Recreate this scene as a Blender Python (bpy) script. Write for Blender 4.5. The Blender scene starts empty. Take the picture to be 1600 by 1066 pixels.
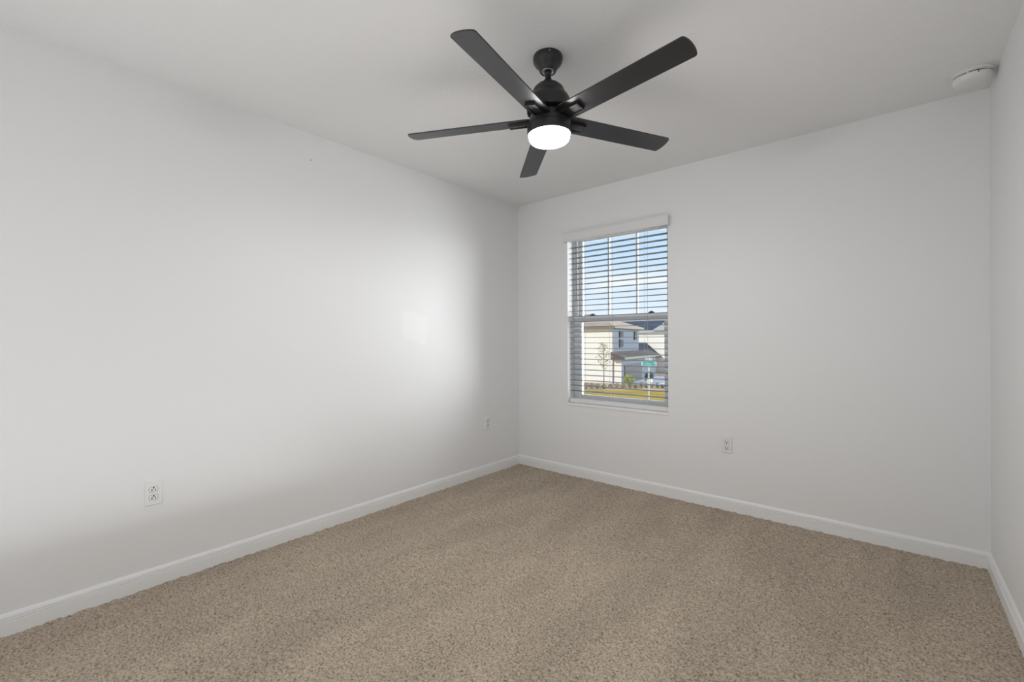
import bpy, bmesh, math, random
import numpy as np
from mathutils import Vector, Matrix, noise
random.seed(7)
PI = math.pi
C = bpy.context.scene.collection
scene = bpy.context.scene

# ------------------------------------------------------------------ camera
H = 2.44          # ceiling height
W = 3.0975        # width of the window wall
F = -3.95         # wall behind the camera
CAM = Vector((2.7153, -3.3014, 1.168)); YAW = -0.70304; PITCH = -0.00148; ROLL = -0.00414
fw = Vector((math.sin(YAW)*math.cos(PITCH), math.cos(YAW)*math.cos(PITCH), math.sin(PITCH)))
rt = Vector((math.cos(YAW), -math.sin(YAW), 0)); up = rt.cross(fw)
rt, up = rt*math.cos(ROLL)+up*math.sin(ROLL), up*math.cos(ROLL)-rt*math.sin(ROLL)
cd = bpy.data.cameras.new('camera'); cam = bpy.data.objects.new('camera', cd); C.objects.link(cam)
cd.sensor_width = 36; cd.lens = 699.95/1600*36; cd.clip_start = 0.02; cd.clip_end = 400
cam.matrix_world = Matrix.Translation(CAM) @ Matrix((rt, up, -fw)).transposed().to_4x4()
scene.camera = cam

# ------------------------------------------------------------------ world
world = bpy.data.worlds.new('sky'); scene.world = world; world.use_nodes = True
nt = world.node_tree; N = nt.nodes; L = nt.links; N.clear()
out = N.new('ShaderNodeOutputWorld'); bg = N.new('ShaderNodeBackground')
tc = N.new('ShaderNodeTexCoord'); sep = N.new('ShaderNodeSeparateXYZ'); L.new(tc.outputs['Generated'], sep.inputs[0])
ramp = N.new('ShaderNodeValToRGB'); e = ramp.color_ramp.elements
e[0].position = 0.0; e[0].color = (0.88, 0.91, 0.95, 1)
e[1].position = 1.0; e[1].color = (0.12, 0.27, 0.62, 1)
for p_, c_ in ((0.07, (0.78, 0.87, 0.98)), (0.20, (0.56, 0.75, 0.98)), (0.45, (0.33, 0.56, 0.92))):
    k = e.new(p_); k.color = (*c_, 1)
L.new(sep.outputs[2], ramp.inputs[0])
mp = N.new('ShaderNodeMapping'); mp.inputs['Scale'].default_value = (2.2, 2.2, 9); L.new(tc.outputs['Generated'], mp.inputs[0])
nz = N.new('ShaderNodeTexNoise'); nz.inputs['Scale'].default_value = 2.1; nz.inputs['Detail'].default_value = 6; L.new(mp.outputs[0], nz.inputs[0])
cr = N.new('ShaderNodeValToRGB'); cr.color_ramp.elements[0].position = .50; cr.color_ramp.elements[1].position = .72; L.new(nz.outputs[0], cr.inputs[0])
mx = N.new('ShaderNodeMix'); mx.data_type = 'RGBA'; L.new(cr.outputs[0], mx.inputs[0]); L.new(ramp.outputs[0], mx.inputs[6]); mx.inputs[7].default_value = (.95, .96, .98, 1)
L.new(mx.outputs[2], bg.inputs[0]); bg.inputs[1].default_value = 1.1; L.new(bg.outputs[0], out.inputs[0])

# ------------------------------------------------------------------ sun (behind and left of the house, lights the houses outside)
sd = bpy.data.lights.new('sun', 'SUN'); sun = bpy.data.objects.new('sun', sd); C.objects.link(sun)
sd.energy = 3.6; sd.angle = math.radians(0.5); sd.color = (1.0, 0.93, 0.82)
sdir = Vector((-0.53, -0.80, 0.62)).normalized()
sun.rotation_euler = (-sdir).to_track_quat('-Z', 'Y').to_euler(); sun.location = (-5, -8, 9)

# broad soft daylight of the bright sky east of the house: comes in through the window onto the left wall
gd = bpy.data.lights.new('sky_daylight', 'SUN'); gl_ = bpy.data.objects.new('sky_daylight', gd); C.objects.link(gl_)
gd.energy = 10.5; gd.angle = math.radians(56); gd.color = (1.0, 0.985, 0.985)
gl_.rotation_euler = (-Vector((0.75, 0.66, 0.01))).to_track_quat('-Z', 'Y').to_euler(); gl_.location = (6, 8, 3)
# fill lamps added to even out the room: behind the camera, near the floor
def area(name, loc, d, sx, sy, e):
    ad = bpy.data.lights.new(name, 'AREA'); ao = bpy.data.objects.new(name, ad); C.objects.link(ao)
    ad.shape = 'RECTANGLE'; ad.size = sx; ad.size_y = sy; ad.energy = e; ad.color = (0.985, 0.99, 1.0)
    ao.location = loc; ao.rotation_euler = Vector(d).to_track_quat('-Z', 'Y').to_euler()
area('fill_behind_camera', (1.55, -3.9, 1.2), (0, 1, 0.05), 2.8, 2.0, 10.5)
area('ceiling_fill', (1.5, -2.9, .28), (0, 0, 1), 2.6, 1.9, 8.5)

# ------------------------------------------------------------------ exposure
vs = scene.view_settings; vs.view_transform = 'Standard'; vs.look = 'None'; vs.gamma = 1; vs.use_curve_mapping = False
vs.exposure = 0.0
LAMP = 150.0       # radiance of the fan light's glass

# ------------------------------------------------------------------ helpers
def mat(name, col, rough=.6, metal=0, spec=.5, bump=None, var=None, emit=None, trans=None):
    m = bpy.data.materials.new(name); m.use_nodes = True; t = m.node_tree; n = t.nodes; l = t.links
    b = n['Principled BSDF']; b.inputs['Base Color'].default_value = (*col, 1); b.inputs['Roughness'].default_value = rough
    b.inputs['Metallic'].default_value = metal; b.inputs['Specular IOR Level'].default_value = spec
    if emit: b.inputs['Emission Color'].default_value = (*emit[0], 1); b.inputs['Emission Strength'].default_value = emit[1]
    tcn = n.new('ShaderNodeTexCoord')
    if bump:      # scale, strength, distance
        z = n.new('ShaderNodeTexNoise'); z.inputs['Scale'].default_value = bump[0]; z.inputs['Detail'].default_value = 4
        l.new(tcn.outputs['Object'], z.inputs[0]); bp = n.new('ShaderNodeBump'); bp.inputs['Strength'].default_value = bump[1]
        bp.inputs['Distance'].default_value = bump[2]; l.new(z.outputs[0], bp.inputs['Height']); l.new(bp.outputs[0], b.inputs['Normal'])
    if var:       # scale, second colour, [stretch]
        z = n.new('ShaderNodeTexNoise'); z.inputs['Scale'].default_value = var[0]; z.inputs['Detail'].default_value = 5
        if len(var) > 2:
            q = n.new('ShaderNodeMapping'); q.inputs['Scale'].default_value = var[2]; l.new(tcn.outputs['Object'], q.inputs[0]); l.new(q.outputs[0], z.inputs[0])
        else: l.new(tcn.outputs['Object'], z.inputs[0])
        r = n.new('ShaderNodeValToRGB'); r.color_ramp.elements[0].position = .38; r.color_ramp.elements[1].position = .62
        r.color_ramp.elements[0].color = (*col, 1); r.color_ramp.elements[1].color = (*var[1], 1)
        l.new(z.outputs[0], r.inputs[0]); l.new(r.outputs[0], b.inputs['Base Color'])
    return m

def tag(o, label=None, cat=None, group=None, kind=None):
    if label: o['label'] = label
    if cat: o['category'] = cat
    if group: o['group'] = group
    if kind: o['kind'] = kind
    return o

def empty(name, loc, rot=(0, 0, 0), parent=None):
    o = bpy.data.objects.new(name, None); C.objects.link(o); o.location = loc; o.rotation_euler = rot
    o.empty_display_size = .05
    if parent: o.parent = parent
    return o

def obj(name, bm, m, parent=None, smooth=False, bev=0, seg=2, kind=None):
    if bev: bmesh.ops.bevel(bm, geom=[x for x in bm.edges if x.is_manifold and x.calc_face_angle(0) > .5], offset=bev, segments=seg, affect='EDGES', profile=.5)
    bmesh.ops.recalc_face_normals(bm, faces=bm.faces)
    me = bpy.data.meshes.new(name); bm.to_mesh(me); bm.free()
    for mm in (m if isinstance(m, (list, tuple)) else [m]): me.materials.append(mm)
    if smooth:
        me.shade_smooth()
        if smooth == 'auto': me.set_sharp_from_angle(angle=math.radians(35))
    o = bpy.data.objects.new(name, me); C.objects.link(o)
    if parent: o.parent = parent
    if kind: o['kind'] = kind
    return o

def box(bm, x0, x1, y0, y1, z0, z1, mtx=None, mi=0):
    v = [bm.verts.new(Vector(p) if mtx is None else mtx @ Vector(p)) for p in
         ((x0,y0,z0),(x1,y0,z0),(x1,y1,z0),(x0,y1,z0),(x0,y0,z1),(x1,y0,z1),(x1,y1,z1),(x0,y1,z1))]
    fs = [bm.faces.new([v[i] for i in f]) for f in ((3,2,1,0),(4,5,6,7),(0,1,5,4),(1,2,6,5),(2,3,7,6),(3,0,4,7))]
    for f in fs: f.material_index = mi
    return fs

def lathe(bm, prof, cx=0, cy=0, seg=48, cap=True, mi=0):
    rings = []
    for r, z in prof:
        if r < 1e-6: rings.append([bm.verts.new((cx, cy, z))])
        else: rings.append([bm.verts.new((cx+r*math.cos(2*PI*i/seg), cy+r*math.sin(2*PI*i/seg), z)) for i in range(seg)])
    for a, b in zip(rings, rings[1:]):
        for i in range(seg):
            j = (i+1) % seg
            if len(a) == 1 and len(b) == 1: continue
            if len(a) == 1: f = bm.faces.new((a[0], b[i], b[j]))
            elif len(b) == 1: f = bm.faces.new((a[i], a[j], b[0]))
            else: f = bm.faces.new((a[i], a[j], b[j], b[i]))
            f.material_index = mi
    if cap:
        for r in (rings[0], rings[-1]):
            if len(r) > 1: bm.faces.new(r).material_index = mi

def tube(bm, pts, r, seg=8, r2=None):
    n = len(pts); rings = []
    for i, p in enumerate(pts):
        p = Vector(p); d = (Vector(pts[min(i+1, n-1)])-Vector(pts[max(i-1, 0)])).normalized()
        a = d.orthogonal().normalized(); b = d.cross(a)
        rr = r if r2 is None else r+(r2-r)*i/(n-1)
        rings.append([bm.verts.new(p+(a*math.cos(2*PI*k/seg)+b*math.sin(2*PI*k/seg))*rr) for k in range(seg)])
    for a, b in zip(rings, rings[1:]):
        for i in range(seg): bm.faces.new((a[i], a[(i+1)%seg], b[(i+1)%seg], b[i]))
    bm.faces.new(rings[0]); bm.faces.new(rings[-1])

def prism(bm, plan, z0, z1, mi=0):
    a = [bm.verts.new((p[0], p[1], z0)) for p in plan]; b = [bm.verts.new((p[0], p[1], z1)) for p in plan]
    bm.faces.new(a).material_index = mi; bm.faces.new(b).material_index = mi
    for i in range(len(plan)):
        j = (i+1) % len(plan); bm.faces.new((a[i], a[j], b[j], b[i])).material_index = mi

# ------------------------------------------------------------------ materials
def wall_material(name, patch=False):
    m = mat(name, (.835, .84, .845), rough=.5, spec=.5, bump=(140, .12, .002))
    if patch:     # a touched-up spot of fresher, shinier paint, window sheen added as paler colour
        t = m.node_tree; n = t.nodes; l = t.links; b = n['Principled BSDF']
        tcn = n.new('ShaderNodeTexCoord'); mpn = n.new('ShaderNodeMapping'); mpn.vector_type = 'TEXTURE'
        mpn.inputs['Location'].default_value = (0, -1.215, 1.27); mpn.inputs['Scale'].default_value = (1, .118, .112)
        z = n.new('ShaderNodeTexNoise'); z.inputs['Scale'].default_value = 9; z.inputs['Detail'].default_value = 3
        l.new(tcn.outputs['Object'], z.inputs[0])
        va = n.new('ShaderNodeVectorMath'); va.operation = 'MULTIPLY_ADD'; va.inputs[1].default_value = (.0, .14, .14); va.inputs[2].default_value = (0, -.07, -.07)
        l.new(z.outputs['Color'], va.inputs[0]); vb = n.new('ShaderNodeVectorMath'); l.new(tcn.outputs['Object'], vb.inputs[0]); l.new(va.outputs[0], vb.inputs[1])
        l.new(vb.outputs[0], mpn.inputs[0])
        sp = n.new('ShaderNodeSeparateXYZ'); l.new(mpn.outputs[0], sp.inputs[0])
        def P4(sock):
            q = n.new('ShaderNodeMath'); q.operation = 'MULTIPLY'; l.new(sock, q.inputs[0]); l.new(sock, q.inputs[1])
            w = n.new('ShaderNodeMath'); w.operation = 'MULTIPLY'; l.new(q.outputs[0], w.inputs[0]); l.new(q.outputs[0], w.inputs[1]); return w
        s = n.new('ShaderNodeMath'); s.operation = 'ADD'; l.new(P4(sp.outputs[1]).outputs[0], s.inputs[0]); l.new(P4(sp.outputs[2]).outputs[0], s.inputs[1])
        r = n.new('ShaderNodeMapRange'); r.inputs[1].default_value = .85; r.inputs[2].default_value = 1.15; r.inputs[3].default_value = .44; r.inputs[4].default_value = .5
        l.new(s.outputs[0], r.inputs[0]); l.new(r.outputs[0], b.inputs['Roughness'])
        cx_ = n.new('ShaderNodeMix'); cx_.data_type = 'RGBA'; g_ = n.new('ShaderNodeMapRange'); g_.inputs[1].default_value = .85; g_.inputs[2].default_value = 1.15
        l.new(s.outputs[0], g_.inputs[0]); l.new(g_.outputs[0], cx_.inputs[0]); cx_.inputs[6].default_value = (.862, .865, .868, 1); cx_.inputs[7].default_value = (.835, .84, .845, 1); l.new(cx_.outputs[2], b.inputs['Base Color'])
    return m
M_wall = wall_material('wall_paint'); M_wall_left = wall_material('wall_paint_touched_up_sheen', True)
M_ceil = mat('ceiling_texture_paint', (.86, .86, .86), rough=.9, spec=.2, bump=(60, .35, .004))
M_trim = mat('white_trim_paint', (.86, .86, .86), rough=.38)
M_vinyl = mat('white_vinyl', (.92, .92, .92), rough=.35)
M_sill = mat('white_sill_marble', (.92, .92, .92), rough=.25, var=(6, (.88, .88, .89)))
M_slat = mat('blind_slat_backlit_shade', (.19, .23, .27), rough=.45)  # white slats coloured dark: their backlit shade is put into the base colour
M_val = mat('blind_valance_white', (.79, .79, .785), rough=.45)
M_cord = mat('blind_cord', (.50, .52, .54), rough=.8)
M_black = mat('fan_black_metal', (.017, .017, .018), rough=.36, spec=.5)
M_blade = mat('fan_black_blade', (.010, .010, .012), rough=.36, spec=.85, bump=(300, .05, .0005))
M_steel = mat('ball_joint_steel', (.45, .45, .46), rough=.3, metal=1)
M_lock = mat('dark_lock', (.02, .035, .03), rough=.5)
M_plate = mat('outlet_white_plastic', (.82, .82, .82), rough=.3)
M_gap = mat('receptacle_gap_shade', (.45, .45, .45), rough=.8)
M_hole = mat('socket_slot_dark', (.02, .02, .02), rough=.8)
M_det = mat('detector_white_plastic', (.80, .80, .78), rough=.45)
M_lens = mat('fan_light_glass', (.9, .9, .9), rough=.4, emit=((1.0, .985, .965), LAMP))

gm = bpy.data.materials.new('window_glass'); gm.use_nodes = True; n = gm.node_tree.nodes; l = gm.node_tree.links; n.clear()
o_ = n.new('ShaderNodeOutputMaterial'); mi_ = n.new('ShaderNodeMixShader'); tr = n.new('ShaderNodeBsdfTransparent'); gl = n.new('ShaderNodeBsdfGlossy'); fr = n.new('ShaderNodeFresnel')
fr.inputs[0].default_value = 1.3; gl.inputs['Roughness'].default_value = .01; tr.inputs[0].default_value = (.96, .98, .98, 1)
l.new(fr.outputs[0], mi_.inputs[0]); l.new(tr.outputs[0], mi_.inputs[1]); l.new(gl.outputs[0], mi_.inputs[2]); l.new(mi_.outputs[0], o_.inputs[0])
M_glass = gm

# carpet
cm = bpy.data.materials.new('beige_carpet_pile'); cm.use_nodes = True; n = cm.node_tree.nodes; l = cm.node_tree.links; b = n['Principled BSDF']
b.inputs['Roughness'].default_value = .95; b.inputs['Specular IOR Level'].default_value = .1
tcn = n.new('ShaderNodeTexCoord')
z1 = n.new('ShaderNodeTexNoise'); z1.inputs['Scale'].default_value = 128; z1.inputs['Detail'].default_value = 3; l.new(tcn.outputs['Object'], z1.inputs[0])
r1 = n.new('ShaderNodeValToRGB'); r1.color_ramp.elements[0].position = .28; r1.color_ramp.elements[1].position = .64
r1.color_ramp.elements[0].color = (.165, .125, .085, 1); r1.color_ramp.elements[1].color = (.535, .455, .365, 1)
k = r1.color_ramp.elements.new(.47); k.color = (.405, .338, .268, 1)
l.new(z1.outputs[0], r1.inputs[0])
mpn = n.new('ShaderNodeMapping'); mpn.inputs['Rotation'].default_value = (0, 0, .15); mpn.inputs['Scale'].default_value = (2.6, .8, 1); l.new(tcn.outputs['Object'], mpn.inputs[0])
z2 = n.new('ShaderNodeTexNoise'); z2.inputs['Scale'].default_value = 1.6; z2.inputs['Detail'].default_value = 3; l.new(mpn.outputs[0], z2.inputs[0])
r2 = n.new('ShaderNodeMapRange'); r2.inputs[1].default_value = .35; r2.inputs[2].default_value = .65; r2.inputs[3].default_value = .92; r2.inputs[4].default_value = 1.08; l.new(z2.outputs[0], r2.inputs[0])
vm = n.new('ShaderNodeVectorMath'); vm.operation = 'SCALE'; l.new(r1.outputs[0], vm.inputs[0]); l.new(r2.outputs[0], vm.inputs['Scale']); l.new(vm.outputs[0], b.inputs['Base Color'])
z3 = n.new('ShaderNodeTexNoise'); z3.inputs['Scale'].default_value = 160; z3.inputs['Detail'].default_value = 3; l.new(tcn.outputs['Object'], z3.inputs[0])
bp = n.new('ShaderNodeBump'); bp.inputs['Strength'].default_value = .6; bp.inputs['Distance'].default_value = .005; l.new(z3.outputs[0], bp.inputs['Height']); l.new(bp.outputs[0], b.inputs['Normal'])
M_carpet = cm

# ------------------------------------------------------------------ room shell
OX0, OX1, OZ0, OZ1 = .555, 1.443, .607, 2.092     # window opening
T = .19
def shell(name, boxes, m):
    bm = bmesh.new()
    for bx in boxes: box(bm, *bx)
    return obj(name, bm, m, kind='structure')
shell('wall_left', [(-.15, 0, F-.15, T, -.12, H+.12)], M_wall_left)
shell('wall_right', [(W, W+.15, F-.15, T, -.12, H+.12)], M_wall)
shell('wall_back', [(0, OX0, 0, T, -.12, H+.12), (OX1, W, 0, T, -.12, H+.12), (OX0, OX1, 0, T, -.12, OZ0), (OX0, OX1, 0, T, OZ1, H+.12)], M_wall)
shell('wall_front', [(0, W, F-.12, F, -.12, H+.12)], M_wall)
shell('ceiling', [(0, W, F, 0, H, H+.12)], M_ceil)

# floor: real relief of the pile
nx, ny = 560, 700
xs = np.linspace(0, W, nx); ys = np.linspace(F, 0, ny); X, Y = np.meshgrid(xs, ys)
rng = np.random.default_rng(3)
def vnoise(X, Y, s, seed):
    g = np.random.default_rng(seed).random((int((W+1)*s)+4, int((abs(F)+1)*s)+4))
    u = (X+.2)*s; v = (Y-F+.2)*s; i = u.astype(int); j = v.astype(int); fu = u-i; fv = v-j
    fu = fu*fu*(3-2*fu); fv = fv*fv*(3-2*fv)
    return (g[i, j]*(1-fu)+g[i+1, j]*fu)*(1-fv)+(g[i, j+1]*(1-fu)+g[i+1, j+1]*fu)*fv
edge = np.clip(np.minimum(np.minimum(X, W-X), np.minimum(-Y, Y-F))/.25, 0, 1)
Z = -.006+.0075*(vnoise(X, Y, 75, 1)-.5)+.004*(vnoise(X, Y, 130, 2)-.5)+.004*edge*(vnoise(X, Y, 6, 3)-.5)
co = np.stack([X, Y, Z], -1).reshape(-1, 3).astype('f')
idx = np.arange(nx*ny).reshape(ny, nx); q = np.stack([idx[:-1, :-1], idx[:-1, 1:], idx[1:, 1:], idx[1:, :-1]], -1).reshape(-1, 4)
me = bpy.data.meshes.new('floor'); me.vertices.add(len(co)); me.vertices.foreach_set('co', co.ravel())
me.loops.add(q.size); me.loops.foreach_set('vertex_index', q.ravel().astype('i')); me.polygons.add(len(q)); me.polygons.foreach_set('loop_start', np.arange(0, q.size, 4, dtype='i'))
me.update(calc_edges=True); me.materials.append(M_carpet); me.shade_smooth()
fl = bpy.data.objects.new('floor', me); C.objects.link(fl); fl['kind'] = 'structure'

# baseboards: profile (distance from wall, height)
BP = [(0, -.02), (.014, -.02), (.014, .0465), (.0095, .0485), (.0095, .0505), (.0125, .0515), (.0125, .0545), (.0085, .0565), (.0085, .0590), (.0110, .0605), (.0100, .067), (.0070, .0750), (.0045, .0792), (0, .0797)]
def baseboard(name, a, b, nrm):
    bm = bmesh.new(); a = Vector(a); b = Vector(b); nrm = Vector(nrm); rings = []
    d = (b-a).normalized()
    for p, s in ((a, 1), (b, -1)):
        rings.append([bm.verts.new(p+nrm*q[0]+d*(s*q[0] if True else 0)+Vector((0, 0, q[1]))) for q in BP])
    for i in range(len(BP)):
        j = (i+1) % len(BP); bm.faces.new((rings[0][i], rings[0][j], rings[1][j], rings[1][i]))
    bm.faces.new(rings[0]); bm.faces.new(rings[1]); return obj(name, bm, M_trim, kind='structure')
baseboard('baseboard_left', (0, F, 0), (0, 0, 0), (1, 0, 0))
baseboard('baseboard_back', (0, 0, 0), (W, 0, 0), (0, -1, 0))
baseboard('baseboard_right', (W, 0, 0), (W, F, 0), (-1, 0, 0))
baseboard('baseboard_front', (W, F, 0), (0, F, 0), (0, 1, 0))

# ------------------------------------------------------------------ window
win = empty('window_1', (0, .11, OZ0)); win['kind'] = 'structure'
FY = .11
def at_win(name, boxes, m, parent=win, bev=.0015, off=(0, 0, 0)):
    bm = bmesh.new()
    for x0, x1, y0, y1, z0, z1 in boxes: box(bm, x0-off[0], x1-off[0], y0-.11-off[1], y1-.11-off[1], z0-OZ0-off[2], z1-OZ0-off[2])
    return obj(name, bm, m, parent, bev=bev)
at_win('window_frame', [(OX0, OX0+.036, .11, T-.005, OZ0, OZ1), (OX1-.036, OX1, .11, T-.005, OZ0, OZ1), (OX0+.036, OX1-.036, .11, T-.005, OZ1-.036, OZ1), (OX0+.036, OX1-.036, .11, T-.005, OZ0, OZ0+.045)], M_vinyl)
RZ0, RZ1 = 1.322, 1.380
us = at_win('upper_sash', [(OX0+.036, OX0+.064, .148, .172, RZ0, OZ1-.036), (OX1-.064, OX1-.036, .148, .172, RZ0, OZ1-.036), (OX0+.064, OX1-.064, .148, .172, OZ1-.052, OZ1-.036), (OX0+.064, OX1-.064, .148, .172, RZ0, RZ1-.008)], M_vinyl)
at_win('muntin', [(.872-.008, .872+.008, .152, .166, RZ1-.008, OZ1-.052)], M_vinyl, us, 0)
at_win('muntin', [(1.128-.008, 1.128+.008, .152, .166, RZ1-.008, OZ1-.052)], M_vinyl, us, 0)
at_win('glass_pane', [(OX0+.062, OX1-.062, .1585, .1605, RZ1-.01, OZ1-.05)], M_glass, us, 0)
ls = at_win('lower_sash', [(OX0+.036, OX0+.072, .114, .144, OZ0+.045, RZ1), (OX1-.072, OX1-.036, .114, .144, OZ0+.045, RZ1), (OX0+.072, OX1-.072, .114, .144, RZ0, RZ1), (OX0+.072, OX1-.072, .114, .144, OZ0+.045, .688)], M_vinyl)
at_win('glass_pane', [(OX0+.07, OX1-.07, .128, .130, .686, RZ0+.002)], M_glass, ls, 0)
for x in (.735, 1.262):
    at_win('sash_lock', [(x-.022, x+.022, .118, .140, RZ1, RZ1+.010), (x-.006, x+.014, .112, .130, RZ1+.010, RZ1+.016)], M_lock, ls, .001)
bm = bmesh.new(); box(bm, OX0, OX1, -.006, .112, OZ0-.004, OZ0+.017)
obj('trim_1', bm, M_sill, bev=.002, kind='structure')

# ------------------------------------------------------------------ blind
SY = .047
bl = empty('window_blind', ((OX0+OX1)/2, SY, 2.02)); BX, BZ = (OX0+OX1)/2, 2.02
tag(bl, 'open horizontal slat blind with white valance hanging in the window', 'blind')
def rb(name, boxes, m, bev=0, parent=bl):
    bm = bmesh.new()
    for x0, x1, y0, y1, z0, z1 in boxes: box(bm, x0-BX, x1-BX, y0-SY, y1-SY, z0-BZ, z1-BZ)
    return obj(name, bm, m, parent, bev=bev)
v = rb('valance', [(.532, 1.460, -.038, -.026, 2.017, 2.092), (.530, 1.462, -.042, -.036, 2.017, 2.026), (.530, 1.462, -.042, -.036, 2.083, 2.092), (.532, .546, -.026, -.001, 2.017, 2.092), (1.446, 1.460, -.026, -.001, 2.017, 2.092)], M_val, .003)
rb('headrail', [(OX0+.012, OX1-.012, .018, .072, 2.036, 2.084)], M_val, .002)
n_sl = 28; zt = 1.974; zb = .727; sl0 = None
for i in range(n_sl):
    z = zt+(zb-zt)*i/(n_sl-1)
    if sl0 is None:
        bm = bmesh.new(); prof = []
        for k in range(9):
            t_ = -1+k/4; prof.append((t_*.025, .0016*(1-t_*t_)))
        rings = []
        for x in (OX0+.008-BX, OX1-.008-BX):
            rings.append([bm.verts.new((x, p[0], p[1]+.0014)) for p in prof]+[bm.verts.new((x, p[0], p[1]-.0014)) for p in reversed(prof)])
        m_ = len(rings[0])
        for a_ in range(m_): bm.faces.new((rings[0][a_], rings[0][(a_+1) % m_], rings[1][(a_+1) % m_], rings[1][a_]))
        bm.faces.new(rings[0]); bm.faces.new(rings[1])
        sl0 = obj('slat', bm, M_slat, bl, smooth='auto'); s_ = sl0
    else:
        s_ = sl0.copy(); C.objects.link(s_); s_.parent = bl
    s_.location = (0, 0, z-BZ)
br = rb('bottom_rail', [(OX0+.008, OX1-.008, .022, .072, .6265, .659)], M_val, .003)
for x in (.688, .95, 1.252):
    for y in (.0205, .0735):
        rb('ladder_cord', [(x-.0009+(.0 if y < .05 else .0), x+.0009, y-.0009, y+.0009, .655, 2.04)], M_cord)
    bm = bmesh.new(); lathe(bm, [(0, .0), (.006, .0), (.006, .004), (0, .005)], seg=16)
    bu = obj('rail_button', bm, M_plate, bl); bu.rotation_euler = (PI/2, 0, 0); bu.location = (x-BX, .022-SY, .643-BZ)
bm = bmesh.new(); tube(bm, [(.638-BX, -.004-SY+.012, 2.02-BZ), (.640-BX, .006-SY, 1.97-BZ), (.640-BX, .006-SY, 1.52-BZ)], .0035, 8)
tube(bm, [(.640-BX, .006-SY, 1.525-BZ), (.640-BX, .006-SY, 1.50-BZ)], .0052, 8)
obj('tilt_wand', bm, mat('wand_plastic', (.25, .24, .23), rough=.35), bl, smooth='auto')

# ------------------------------------------------------------------ ceiling fan
FX, FYc = 1.5412, -1.6590
fan = empty('ceiling_fan', (FX, FYc, H))
tag(fan, 'black five-blade ceiling fan with a lit round light', 'ceiling fan')
bm = bmesh.new()
lathe(bm, [(0, 0), (.064, 0), (.066, -.004), (.0668, -.014), (.0645, -.025), (.059, -.035), (.051, -.044), (.044, -.052), (.039, -.061), (.036, -.068), (.0335, -.0705), (.0315, -.069), (.0305, -.058), (0, -.056)], cap=False)
cn = obj('canopy', bm, M_black, fan, smooth='auto')
bm = bmesh.new(); lathe(bm, [(0, 0), (.0035, 0), (.003, .002), (0, .003)], seg=12)
sc = obj('canopy_screw', bm, M_steel, cn); sc.location = (.045, -.0485, -.012); sc.rotation_euler = (PI/2, 0, math.radians(43))
bm = bmesh.new(); lathe(bm, [(0, -.055), (.0300, -.058), (.0302, -.065), (.027, -.0695), (.021, -.0705), (.0165, -.068), (0, -.066)], cap=False)
obj('ball_joint', bm, M_steel, fan, smooth='auto')
bm = bmesh.new(); lathe(bm, [(0, -.062), (.010, -.063), (.0155, -.068), (.0165, -.074), (.0145, -.081), (.0128, -.084), (0, -.084)], cap=False)
obj('hanger_ball', bm, M_black, fan, smooth='auto')
# hanging body, leaning by about one degree
hub = Vector((0, 0, -.062)); TILT = -math.atan(.0201)
RB = Matrix.Translation(hub) @ Matrix.Rotation(TILT, 4, 'Y') @ Matrix.Translation(-hub)
def fbody(name, bm, m, parent=fan, smooth='auto'):
    bmesh.ops.transform(bm, matrix=RB, verts=bm.verts); return obj(name, bm, m, parent, smooth=smooth)
def zz(z): return z-H
bm = bmesh.new(); lathe(bm, [(.0128, zz(2.362)), (.0128, zz(2.330))], seg=24)
fbody('downrod', bm, M_black)
bm = bmesh.new()
lathe(bm, [(.0128, zz(2.345)), (.016, zz(2.338)), (.020, zz(2.326)), (.0235, zz(2.319)), (.036, zz(2.314)), (.053, zz(2.306)), (.066, zz(2.293)), (.0735, zz(2.278)), (.0752, zz(2.266)), (.080, zz(2.260)), (.090, zz(2.250)), (.0965, zz(2.237)), (.098, zz(2.222)), (.098, zz(2.191)), (.095, zz(2.187)), (.062, zz(2.185)), (.062, zz(2.170)), (.085, zz(2.168)), (.085, zz(2.144)), (0, zz(2.144))], seg=64, cap=False)
fbody('motor_housing', bm, M_black)
bm = bmesh.new()
lathe(bm, [(0, zz(2.1410)), (.094, zz(2.1410)), (.098, zz(2.1380)), (.098, zz(2.1250)), (.0955, zz(2.1235)), (.0955, zz(2.1215)), (.0985, zz(2.1200)), (.0985, zz(2.0850)), (.0975, zz(2.0825)), (.091, zz(2.0825)), (.0905, zz(2.0840)), (0, zz(2.0840))], seg=64, cap=False)
lk = fbody('light_housing', bm, M_black)
bm = bmesh.new()
lathe(bm, [(0, zz(2.0840)), (.0885, zz(2.0835)), (.0900, zz(2.0780)), (.0890, zz(2.0690)), (.085, zz(2.0615)), (.077, zz(2.0570)), (.055, zz(2.0535)), (.03, zz(2.0520)), (0, zz(2.0515))], seg=64, cap=False)
fbody('light_glass', bm, M_lens, lk, True)
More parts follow.
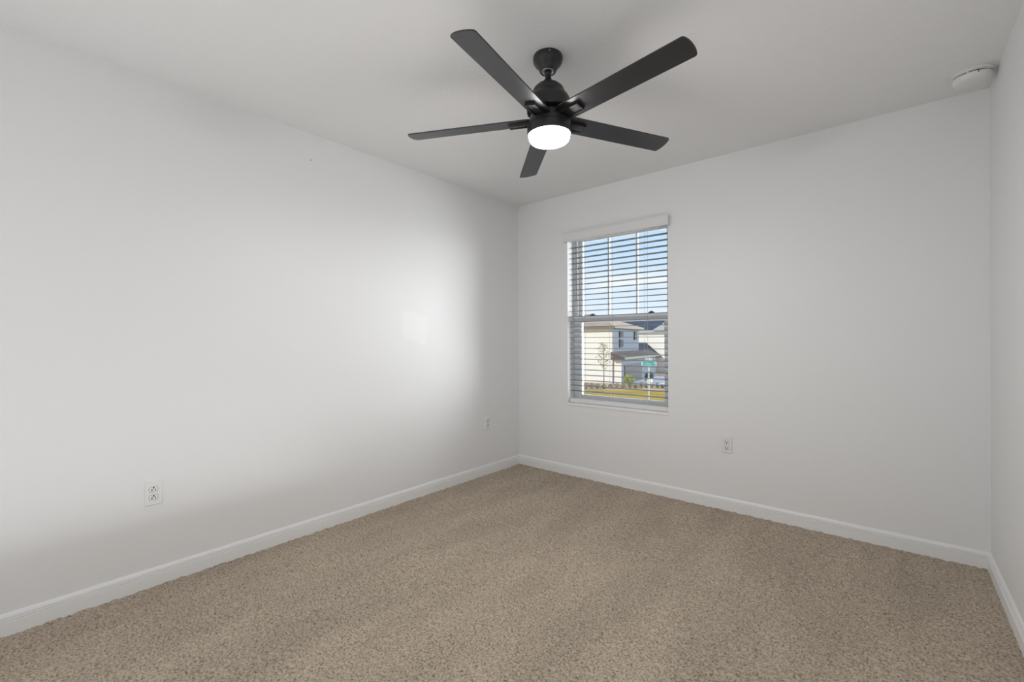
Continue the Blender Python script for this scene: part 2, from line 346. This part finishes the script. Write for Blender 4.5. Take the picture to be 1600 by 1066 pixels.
# blades: local x outward, rotate
TH0 = 4.8947; PT = -.2001; HWB = .0515; BZc = 2.1556
def blade_matrix(k):
    return RB @ Matrix.Translation((0, 0, zz(BZc)-.002)) @ Matrix.Rotation(TH0+k*2*PI/5, 4, 'Z') @ Matrix.Rotation(PT, 4, 'X')
def blade_bm():
    bm = bmesh.new(); R1 = .6615; R2 = .6600; w = HWB
    pts = [(.066, -.040), (.10, -w+.001)]
    pts += [(R2-.014, -w)]
    for i in range(1, 7): a = -PI/2+i*(PI/2)/6*.82; pts.append((R2-.014+.013*math.cos(a), -w+.013+.013*math.sin(a)))
    for i in range(1, 8): t_ = -1+2*i/8; pts.append((R1-.001+.006*(1-t_*t_), t_*(w-.010)))
    for i in range(0, 7): a = (PI/2)*.18+i*(PI/2)/6*.82; pts.append((R1-.014+.013*math.cos(a), w-.013+.013*math.sin(a)))
    pts += [(.10, w-.001), (.066, .040)]
    top = [bm.verts.new((x, y, .0028)) for x, y in pts]; bot = [bm.verts.new((x, y, -.0028)) for x, y in pts]
    bm.faces.new(top); bm.faces.new(bot)
    for i in range(len(pts)): j = (i+1) % len(pts); bm.faces.new((top[i], top[j], bot[j], bot[i]))
    return bm
def iron_bm():
    bm = bmesh.new()
    # hub stem running out of the slot, then a rectangular tray with a raised rim
    x0, x1, w = .070, .182, .0235
    box(bm, x0, x1, -w, w, -.0085, -.0032)
    for a in ((x0, x1, -w, -w+.004), (x0, x1, w-.004, w), (x1-.004, x1, -w+.004, w-.004)):
        box(bm, a[0], a[1], a[2], a[3], -.0155, -.0085)
    box(bm, .112, x1-.009, -w+.009, w-.009, -.0120, -.0085)
    return bm
bld = None
for k in range(5):
    if bld is None:
        bld = obj('blade', blade_bm(), M_blade, fan, smooth=False); iron = obj('blade_iron', iron_bm(), M_black, bld, bev=.0012)
        b_ = bld
    else:
        b_ = bld.copy(); C.objects.link(b_); b_.parent = fan
        i_ = iron.copy(); C.objects.link(i_); i_.parent = b_
    b_.matrix_local = blade_matrix(k)

# ------------------------------------------------------------------ outlets
def outlet(name, loc, rotz, label):
    t = empty(name, loc, (0, 0, rotz)); tag(t, label, 'outlet', 'duplex wall outlets')
    # local: x along the wall, -y out of the wall
    bm = bmesh.new(); w, h = .0355, .0575
    a = [(-w, 0, -h), (w, 0, -h), (w, 0, h), (-w, 0, h)]; c = [(-w+.004, -.0062, -h+.004), (w-.004, -.0062, -h+.004), (w-.004, -.0062, h-.004), (-w+.004, -.0062, h-.004)]
    A = [bm.verts.new(p) for p in a]; B = [bm.verts.new(p) for p in c]; bm.faces.new(A); bm.faces.new(B)
    for i in range(4): bm.faces.new((A[i], A[(i+1) % 4], B[(i+1) % 4], B[i]))
    obj('cover_plate', bm, M_plate, t, bev=.0008)
    for s in (1, -1):
        bm = bmesh.new(); pts = []
        for i in range(32):
            th = 2*PI*i/32; pts.append((.0172*math.cos(th), max(-.0125, min(.0125, .0172*math.sin(th)))))
        f0 = [bm.verts.new((x, -.0055, z+s*.0195)) for x, z in pts]; f1 = [bm.verts.new((x*.95, -.0085, z*.95+s*.0195)) for x, z in pts]
        bm.faces.new(f0); bm.faces.new(f1)
        for i in range(32): bm.faces.new((f0[i], f0[(i+1) % 32], f1[(i+1) % 32], f1[i]))
        r = obj('receptacle', bm, M_plate, t)
        bm = bmesh.new(); g0 = [bm.verts.new((x*1.09, -.0058, z*1.12+s*.0195)) for x, z in pts]; g1 = [bm.verts.new((x*1.09, -.0065, z*1.12+s*.0195)) for x, z in pts]
        bm.faces.new(g0); bm.faces.new(g1)
        for i in range(32): bm.faces.new((g0[i], g0[(i+1) % 32], g1[(i+1) % 32], g1[i]))
        obj('gap_shade', bm, M_gap, r)  # flat grey disc painting the shadow of the gap around the receptacle
        up_ = outlet.up
        bm = bmesh.new(); z = s*.0195
        box(bm, -.0085, -.0050, -.0090, -.0083, z-.0050-up_*.0025, z+.0050-up_*.0025); box(bm, .0050, .0082, -.0090, -.0083, z-.0042-up_*.0025, z+.0046-up_*.0025)
        pz = z+up_*.0078
        vs_ = [bm.verts.new((.0036*math.cos(2*PI*i/16), -.0090, pz+.0036*math.sin(2*PI*i/16))) for i in range(16)]; vs2 = [bm.verts.new((v_.co.x, -.0083, v_.co.z)) for v_ in vs_]
        bm.faces.new(vs_); bm.faces.new(vs2)
        for i in range(16): bm.faces.new((vs_[i], vs_[(i+1) % 16], vs2[(i+1) % 16], vs2[i]))
        obj('slots', bm, M_hole, r)
    bm = bmesh.new(); lathe(bm, [(0, 0), (.0032, 0), (.0028, .0012), (0, .0014)], seg=14)
    s_ = obj('cover_screw', bm, M_plate, t); s_.rotation_euler = (PI/2, 0, 0); s_.location = (0, -.0062, 0)
    return t
outlet.up = 1
outlet('wall_outlet', (0, -2.775, .439), PI/2, 'white outlet low on the left wall, the large one nearest the camera')
outlet('wall_outlet', (0, -.437, .442), PI/2, 'small white outlet on the left wall close to the far corner')
outlet.up = -1
outlet('wall_outlet', (1.850, 0, .444), 0, 'white outlet on the window wall, below and right of the window')

# ------------------------------------------------------------------ smoke detector
DXc, DYc = 3.012, -.232
sm = empty('smoke_detector', (DXc, DYc, H)); tag(sm, 'round white smoke detector on the ceiling in the right corner', 'smoke detector')
bm = bmesh.new(); lathe(bm, [(0, 0), (.076, 0), (.077, -.003), (.076, -.008), (.072, -.010), (0, -.010)], seg=64, cap=False); obj('base_plate', bm, M_det, sm, smooth='auto')
bm = bmesh.new(); lathe(bm, [(0, -.0095), (.0705, -.0095), (.071, -.013), (.069, -.0145), (0, -.0145)], seg=64, cap=False); obj('body', bm, M_det, sm, smooth='auto')
bm = bmesh.new(); lathe(bm, [(0, -.014), (.062, -.014), (.062, -.021), (0, -.020)], seg=64, cap=False); obj('vent_slot', bm, M_hole, sm)
bm = bmesh.new(); lathe(bm, [(0, -.0200), (.0700, -.0200), (.0715, -.022), (.0705, -.030), (.066, -.039), (.057, -.0450), (.040, -.0475), (0, -.0485)], seg=64, cap=False); cap_ = obj('cap', bm, M_det, sm, smooth='auto')
for a in range(0, 360, 60):
    bm = bmesh.new(); box(bm, .058, .0695, -.0025, .0025, -.0205, -.0140, Matrix.Rotation(math.radians(a+12), 4, 'Z')); obj('rib', bm, M_det, sm)
bm = bmesh.new(); box(bm, .0665, .0722, -.0011, .0011, -.031, -.020, Matrix.Rotation(math.radians(-78), 4, 'Z')); obj('indicator_light', bm, M_hole, cap_)

# nail left in the left wall
bm = bmesh.new(); lathe(bm, [(0, -.004), (.0013, -.004), (.0013, .009), (.0026, .0095), (.0028, .0110), (0, .0115)], seg=14)
na = obj('nail', bm, mat('nail_steel', (.16, .16, .16), rough=.4, metal=.6)); na.location = (0, -2.001, 2.277); na.rotation_euler = (0, PI/2, 0)
tag(na, 'tiny nail sticking out high on the left wall', 'nail')

# ------------------------------------------------------------------ outside
S = 1.095
fl2 = Vector((fw.x, fw.y, 0)).normalized(); rl2 = Vector((fl2.y, -fl2.x, 0))
G = CAM.z-4.2*S
def E(lat, dep, h=-4.2):
    p = CAM+S*(rl2*lat+fl2*dep); return Vector((p.x, p.y, CAM.z+S*h))
def px(x, dep, h=-4.2): return E((x-800)/700*dep, dep, h)
A_ = (rl2*-.822+fl2*.569); B_ = (rl2*.569+fl2*.822)
class Fr:       # a frame on the ground: u to the left along the sunny wall, v away from the street
    def __init__(s, lat, dep): s.o = E(lat, dep)
    def m(s):
        o = s.o; return Matrix(((A_.x*S, B_.x*S, 0, o.x), (A_.y*S, B_.y*S, 0, o.y), (0, 0, S, G), (0, 0, 0, 1)))
M_cream = mat('cream_stucco', (.82, .775, .70), rough=.9, bump=(8, .1, .01))
M_stucco_shade = mat('stucco_shade_blue_grey', (.125, .145, .175), rough=.9)
M_roof = mat('tan_shingle_roof', (.33, .24, .18), rough=.9, var=(1.5, (.40, .30, .23)))
M_slate = mat('slate_shingle_roof', (.035, .05, .075), rough=.9, var=(1.5, (.05, .065, .09)))
M_lgrey = mat('sunlit_shingle_roof', (.42, .44, .45), rough=.9)  # sunlit roof plane: the sunlight is put into this paler grey
M_eave = mat('olive_eave', (.17, .155, .11), rough=.7)
M_fascia = mat('white_fascia', (.82, .80, .76), rough=.6)
M_gdoor = mat('charcoal_garage_door', (.012, .013, .016), rough=.6)
M_winframe = mat('grey_window_frame', (.05, .065, .07), rough=.6)
M_dark = mat('dark_window', (.012, .02, .02), rough=.5, spec=.1)
M_leaf = mat('green_leaves', (.10, .14, .03), rough=.7, var=(3, (.20, .22, .05)))
M_yel = mat('yellow_green_leaves', (.42, .38, .06), rough=.7, var=(3, (.25, .28, .05)))
M_dry = mat('reddish_hedge_leaves', (.28, .15, .08), rough=.8, var=(2, (.12, .15, .04)))
M_bark = mat('pale_bark', (.20, .15, .11), rough=.9)
M_grass = mat('dry_lawn', (.42, .27, .06), rough=1, spec=.1, var=(.35, (.27, .22, .045)))
M_mulch = mat('tan_mulch', (.50, .38, .26), rough=1, spec=.1, var=(.8, (.36, .26, .18)))
M_drive = mat('pale_concrete', (.66, .64, .62), rough=.9)

def hip(bm, u0, u1, v0, v1, z0, slope, oh=.45, th=.18, mi=0, fi=1):
    u0 -= oh; u1 += oh; v0 -= oh; v1 += oh
    box(bm, u0, u1, v0, v1, z0-th, z0, mi=fi)
    hu, hv = (u1-u0)/2, (v1-v0)/2; r = min(hu, hv); zt_ = z0+r*slope
    if hu > hv: rd = [(u0+r, (v0+v1)/2, zt_), (u1-r, (v0+v1)/2, zt_)]
    else: rd = [((u0+u1)/2, v0+r, zt_), ((u0+u1)/2, v1-r, zt_)]
    c = [bm.verts.new(p) for p in ((u0, v0, z0), (u1, v0, z0), (u1, v1, z0), (u0, v1, z0))]; R = [bm.verts.new(p) for p in rd]
    if hu > hv: fs = [(c[0], c[1], R[1], R[0]), (c[1], c[2], R[1]), (c[2], c[3], R[0], R[1]), (c[3], c[0], R[0])]
    else: fs = [(c[0], c[1], R[0]), (c[1], c[2], R[1], R[0]), (c[2], c[3], R[1]), (c[3], c[0], R[0], R[1])]
    for f in fs: bm.faces.new(f).material_index = mi
    bm.faces.new(c).material_index = fi

def wloc(fr, name, bms, m, parent, **k):
    bmesh.ops.transform(bms, matrix=Matrix.Translation(-fr.o) @ fr.m(), verts=bms.verts); return obj(name, bms, m, parent, **k)

# ---- the near house
f1 = Fr(9.64, 43); hs = empty('house', f1.o); tag(hs, 'cream two-storey house, street side coloured as shaded, with tan roof seen through the window', 'house')
Z = lambda h: h+4.2
bm = bmesh.new(); box(bm, 0, 12, 0, 7.5, 0, Z(1.13)); 
for f in bm.faces: f.material_index = 0
# face looking down the street: its shade is put into a blue-grey colour
bm.faces.ensure_lookup_table()
for f in bm.faces:
    if all(abs(v_.co.x) < 1e-5 for v_ in f.verts): f.material_index = 1
wloc(f1, 'upper_walls', bm, [M_cream, M_stucco_shade], hs)
bm = bmesh.new(); hip(bm, 0, 12, 0, 7.5, Z(1.30), .36); wloc(f1, 'roof', bm, [M_roof, M_eave], hs)
bm = bmesh.new(); box(bm, -.10, -.02, -.08, -.01, 0, Z(1.1)); wloc(f1, 'downspout', bm, mat('brown_downspout', (.22, .18, .14)), hs)
for v0, v1, z0, z1 in ((1.75, 2.6, -.72+.02, .0), (1.75, 2.6, -.95+1.2, .85), (6.0, 6.6, .05, .35), (6.0, 6.6, .45, .85)):
    bm = bmesh.new(); box(bm, -.10, .02, v0-.04, v1+.04, Z(z0)-.06, Z(z1)+.06); w_ = wloc(f1, 'window', bm, M_winframe, hs)
    bm = bmesh.new(); box(bm, -.12, -.09, v0, v1, Z(z0), Z(z1)); wloc(f1, 'pane', bm, M_dark, w_)
# garage wing
bm = bmesh.new(); box(bm, -.9, 0, 0, 10.5, 0, Z(-1.75))
for f in bm.faces:
    f.material_index = 1 if all(abs(v_.co.x+.9) < 1e-5 for v_ in f.verts) else 0
wloc(f1, 'garage_walls', bm, [M_cream, M_stucco_shade], hs)
bm = bmesh.new(); 
pr = [(-1.4, Z(-1.85)), (-1.4, Z(-1.65)), (0.0, Z(-1.14)), (0.0, Z(-1.85))]
r0 = [bm.verts.new((u, -.45, z)) for u, z in pr]; r1_ = [bm.verts.new((u, 10.9, z)) for u, z in pr]
bm.faces.new(r0); bm.faces.new(r1_)
for i in range(4): bm.faces.new((r0[i], r0[(i+1) % 4], r1_[(i+1) % 4], r1_[i])).material_index = 1 if i in (0, 3) else 0
wloc(f1, 'garage_roof', bm, [mat('shaded_garage_shingles', (.115, .09, .078), rough=.9), M_eave], hs)  # darkened shingles: shade from the main house is put into the colour
bm = bmesh.new(); box(bm, -.95, -.88, .7, 5.7, 0, Z(-2.42))
for i in range(1, 4): box(bm, -.965, -.95, .75, 5.65, i*.445+.02-.445, i*.445-.02)
box(bm, -.965, -.95, .75, 5.65, 1.355, 1.74); wloc(f1, 'garage_door', bm, M_gdoor, hs)
bm = bmesh.new(); box(bm, -1.02, -.9, 8.6, 8.9, Z(-2.1), Z(-1.95)+.1); box(bm, -1.05, -.9, 8.65, 8.85, Z(-2.35), Z(-2.1)); wloc(f1, 'wall_lantern', bm, M_dark, hs)

# ---- the far house
f2 = Fr(22.4, 56.3); h2 = empty('house', f2.o); tag(h2, 'cream house with dark slate roof at the right edge of the window view', 'house')
bm = bmesh.new(); box(bm, 0, 16, 0, 9, 0, Z(1.0)); wloc(f2, 'walls', bm, M_cream, h2)
bm = bmesh.new(); hip(bm, 0, 16, 0, 9, Z(1.22), .34, th=.22); wloc(f2, 'roof', bm, [M_slate, M_fascia], h2)
bm = bmesh.new(); box(bm, 4.2, 16, -3, 0, 0, Z(-2.3)); wloc(f2, 'lower_walls', bm, M_cream, h2)
bm = bmesh.new()
c_ = [bm.verts.new(p) for p in ((3.5, -3.5, Z(-2.2)), (16.4, -3.5, Z(-2.2)), (16.4, 0, Z(-2.2)), (3.5, 0, Z(-2.2)))]
t2 = [bm.verts.new(p) for p in ((5.6, 0, Z(-.35)), (16.4, 0, Z(-.35)))]
for f in ((c_[0], c_[1], t2[1], t2[0]), (c_[0], t2[0], c_[3]), (c_[1], c_[2], t2[1]), (c_[3], t2[0], t2[1], c_[2]), (c_[0], c_[3], c_[2], c_[1])): bm.faces.new(f)
wloc(f2, 'lower_roof', bm, M_slate, h2)
bm = bmesh.new()
pr = [(.2, Z(1.2)), (4.6, Z(1.2)), (2.4, Z(2.6))]
r0 = [bm.verts.new((u, -.7, z)) for u, z in pr]; r1_ = [bm.verts.new((u, 5, z)) for u, z in pr]
bm.faces.new(r0); bm.faces.new(r1_)
for i in range(3): bm.faces.new((r0[i], r0[(i+1) % 3], r1_[(i+1) % 3], r1_[i]))
wloc(f2, 'gable', bm, M_lgrey, h2)

# ---- ground
def ground(name, pts, z, m, th=.1):
    bm = bmesh.new(); prism(bm, [E(*p) for p in pts], z-th, z); o = obj(name, bm, m); o['kind'] = 'structure'; return o
ground('lawn', [(-60, 15), (80, 15), (80, 37.4), (-60, 37.4)], G, M_grass)
ground('planting_bed', [(-60, 37.4), (80, 37.4), (80, 41.3), (-60, 41.3)], G, M_mulch)
ground('yard', [(-60, 41.3), (80, 41.3), (80, 120), (-60, 120)], G, M_mulch)
bm = bmesh.new(); box(bm, -14, -.92, .3, 11, -.02, .012); bmesh.ops.transform(bm, matrix=f1.m(), verts=bm.verts); dv = obj('driveway', bm, M_drive); dv['kind'] = 'structure'

def leafy(bm, c, rx, ry, rz, n, s, core=True):
    c = Vector(c)
    for i in range(n):
        while True:
            p = Vector((random.uniform(-1, 1), random.uniform(-1, 1), random.uniform(-1, 1)))
            if p.length <= 1 and (p.length > .45 or not core): break
        q_ = c+Vector((p.x*rx, p.y*ry, p.z*rz)); a = Vector((random.gauss(0, 1), random.gauss(0, 1), random.gauss(0, 1))).normalized(); b_ = a.orthogonal().normalized(); w_ = s*random.uniform(.6, 1.3)
        nn = a.cross(b_)*w_*.25
        v_ = [bm.verts.new(q_+d) for d in (-a*w_, b_*w_*.5+nn, a*w_, -b_*w_*.5+nn)]; bm.faces.new(v_)
def shrub(name, lat, dep, r, h, m, label, n=170, group=None, s=.10, cat='shrub'):
    p = E(lat, dep); t = empty(name, p); tag(t, label, cat, group)
    bm = bmesh.new(); leafy(bm, (0, 0, h*.55), r, r, h*.5, n, s); obj('foliage', bm, m, t)
    bm = bmesh.new()
    for i in range(5):
        a = i*2*PI/5; tube(bm, [(0, 0, -.02), (math.cos(a)*r*.25, math.sin(a)*r*.25, h*.4), (math.cos(a)*r*.5, math.sin(a)*r*.5, h*.75)], .018, 5, .008)
    obj('stems', bm, M_bark, t)
    return t
shrub('shrub', .2607*42.0, 42.0, .62, 1.0, M_yel, 'round yellow-green shrub in front of the charcoal garage door', 420, s=.09)
hx = 898.0
while hx < 1052:
    dep = 38.3+(hx-900)*.004; r_ = random.uniform(.22, .31)
    shrub('hedge_shrub', (hx-800)/700*dep, dep, r_, random.uniform(.36, .60), M_dry if random.random() < .6 else M_leaf, 'low reddish and green shrub in the row between lawn and bed', 130, 'low shrubs in the planting bed', .05)
    hx += 2*r_/S*700/38.3+.25

# young tree
tp = px(943, 38.9); ty = empty('young_tree', tp); tag(ty, 'thin young tree with sparse leaves before the cream wall', 'tree')
bm = bmesh.new(); tube(bm, [(0, 0, -.05), (.03, .02, 1.4), (-.02, .03, 2.6), (.05, 0, 3.7), (.03, .02, 4.3)], .045, 8, .012)
obj('trunk', bm, M_bark, ty, smooth=True)
bm = bmesh.new(); tips = []
for i in range(26):
    z = 1.75+2.4*(i/26); a = i*2.4; r = (.30+.35*math.sin(PI*min(1, (i+5)/30)))*random.uniform(.7, 1.2)
    p1 = (math.cos(a)*r*.5, math.sin(a)*r*.5, z+r*.35); p2 = (math.cos(a)*r, math.sin(a)*r, z+r*.8)
    tube(bm, [(0, 0, z), p1, p2], .011, 5, .005); tips += [p1, p2]
obj('branches', bm, M_bark, ty)
bm = bmesh.new()
for tpnt in tips: leafy(bm, tpnt, .20, .20, .16, 7, .065, False)
obj('leaves', bm, mat('olive_leaves', (.22, .20, .06), rough=.7, var=(3, (.40, .32, .14))), ty)

# street sign
M_teal = mat('teal_sign', (.02, .42, .36), rough=.4); M_white = mat('sign_white', (.85, .9, .88), rough=.4); M_post = mat('galvanised_post', (.62, .60, .55), rough=.5, metal=.2)
sp_ = px(1013.5, 27); ss = empty('street_sign', sp_); tag(ss, 'teal street name sign on a pale post beside the driveway', 'street sign')
bm = bmesh.new(); tube(bm, [(0, 0, -.05), (0, 0, Z(-1.12)*S)], .035, 10); obj('post', bm, M_post, ss, smooth='auto')
def frame_sign(angle, zc, w, h, m, text, off=.044):
    d = (rl2*math.cos(angle)+fl2*math.sin(angle)); nrm = Vector((d.y, -d.x, 0))
    Mx = Matrix(((d.x, nrm.x, 0, nrm.x*off), (d.y, nrm.y, 0, nrm.y*off), (0, 0, 1, zc), (0, 0, 0, 1)))
    bm = bmesh.new(); box(bm, -w/2, w/2, -.006, .006, -h/2, h/2, Mx); pl = obj('sign_blade', bm, m, ss, bev=.002)
    if text:
        bm = bmesh.new(); b_ = .018
        for a in ((-w/2, w/2, h/2-b_, h/2), (-w/2, w/2, -h/2, -h/2+b_), (-w/2, -w/2+.05, -h/2, h/2), (w/2-.05, w/2, -h/2, h/2)): box(bm, a[0], a[1], .0055, .008, a[2], a[3], Mx)
        obj('sign_border', bm, M_white, pl)
        cu = bpy.data.curves.new('t', 'FONT'); cu.body = text; cu.size = h*.66; cu.align_x = 'CENTER'; cu.align_y = 'CENTER'; cu.extrude = .001
        to = bpy.data.objects.new('t', cu); C.objects.link(to); dg = bpy.context.evaluated_depsgraph_get(); me_ = bpy.data.meshes.new_from_object(to.evaluated_get(dg)); bpy.data.objects.remove(to)
        me_.transform(Mx @ Matrix.Translation((0, .009, 0)) @ Matrix.Rotation(PI/2, 4, 'X') @ Matrix.Scale(-1 if False else 1, 4, (1, 0, 0)) @ Matrix.Scale(1.0, 4))
        me_.materials.clear(); me_.materials.append(M_white); lo = bpy.data.objects.new('lettering', me_); C.objects.link(lo); lo.parent = pl
frame_sign(0.0, Z(-1.43)*S, .98, .29, M_teal, 'N Nuevo Rd')
frame_sign(.75, Z(-1.19)*S, .90, .24, mat('sign_dark_teal', (.01, .06, .07), rough=.4), None, 0)


# mailbox and dark plants by the drive
mb = empty('utility_box', px(1015, 40.5)); tag(mb, 'small white box standing behind the street sign post', 'utility box')
bm = bmesh.new(); box(bm, -.2, .2, -.2, .2, 0, .62); obj('cabinet', bm, M_fascia, mb, bev=.02)
bm = bmesh.new(); box(bm, -.23, .23, -.23, .23, .62, .68); obj('lid', bm, M_fascia, mb, bev=.015)
shrub('dark_shrub', (1014-800)/700*43.5, 43.5, .48, 1.15, mat('dark_green_leaves', (.025, .05, .035), rough=.6), 'dark green shrub behind the small white box', 260, s=.11)
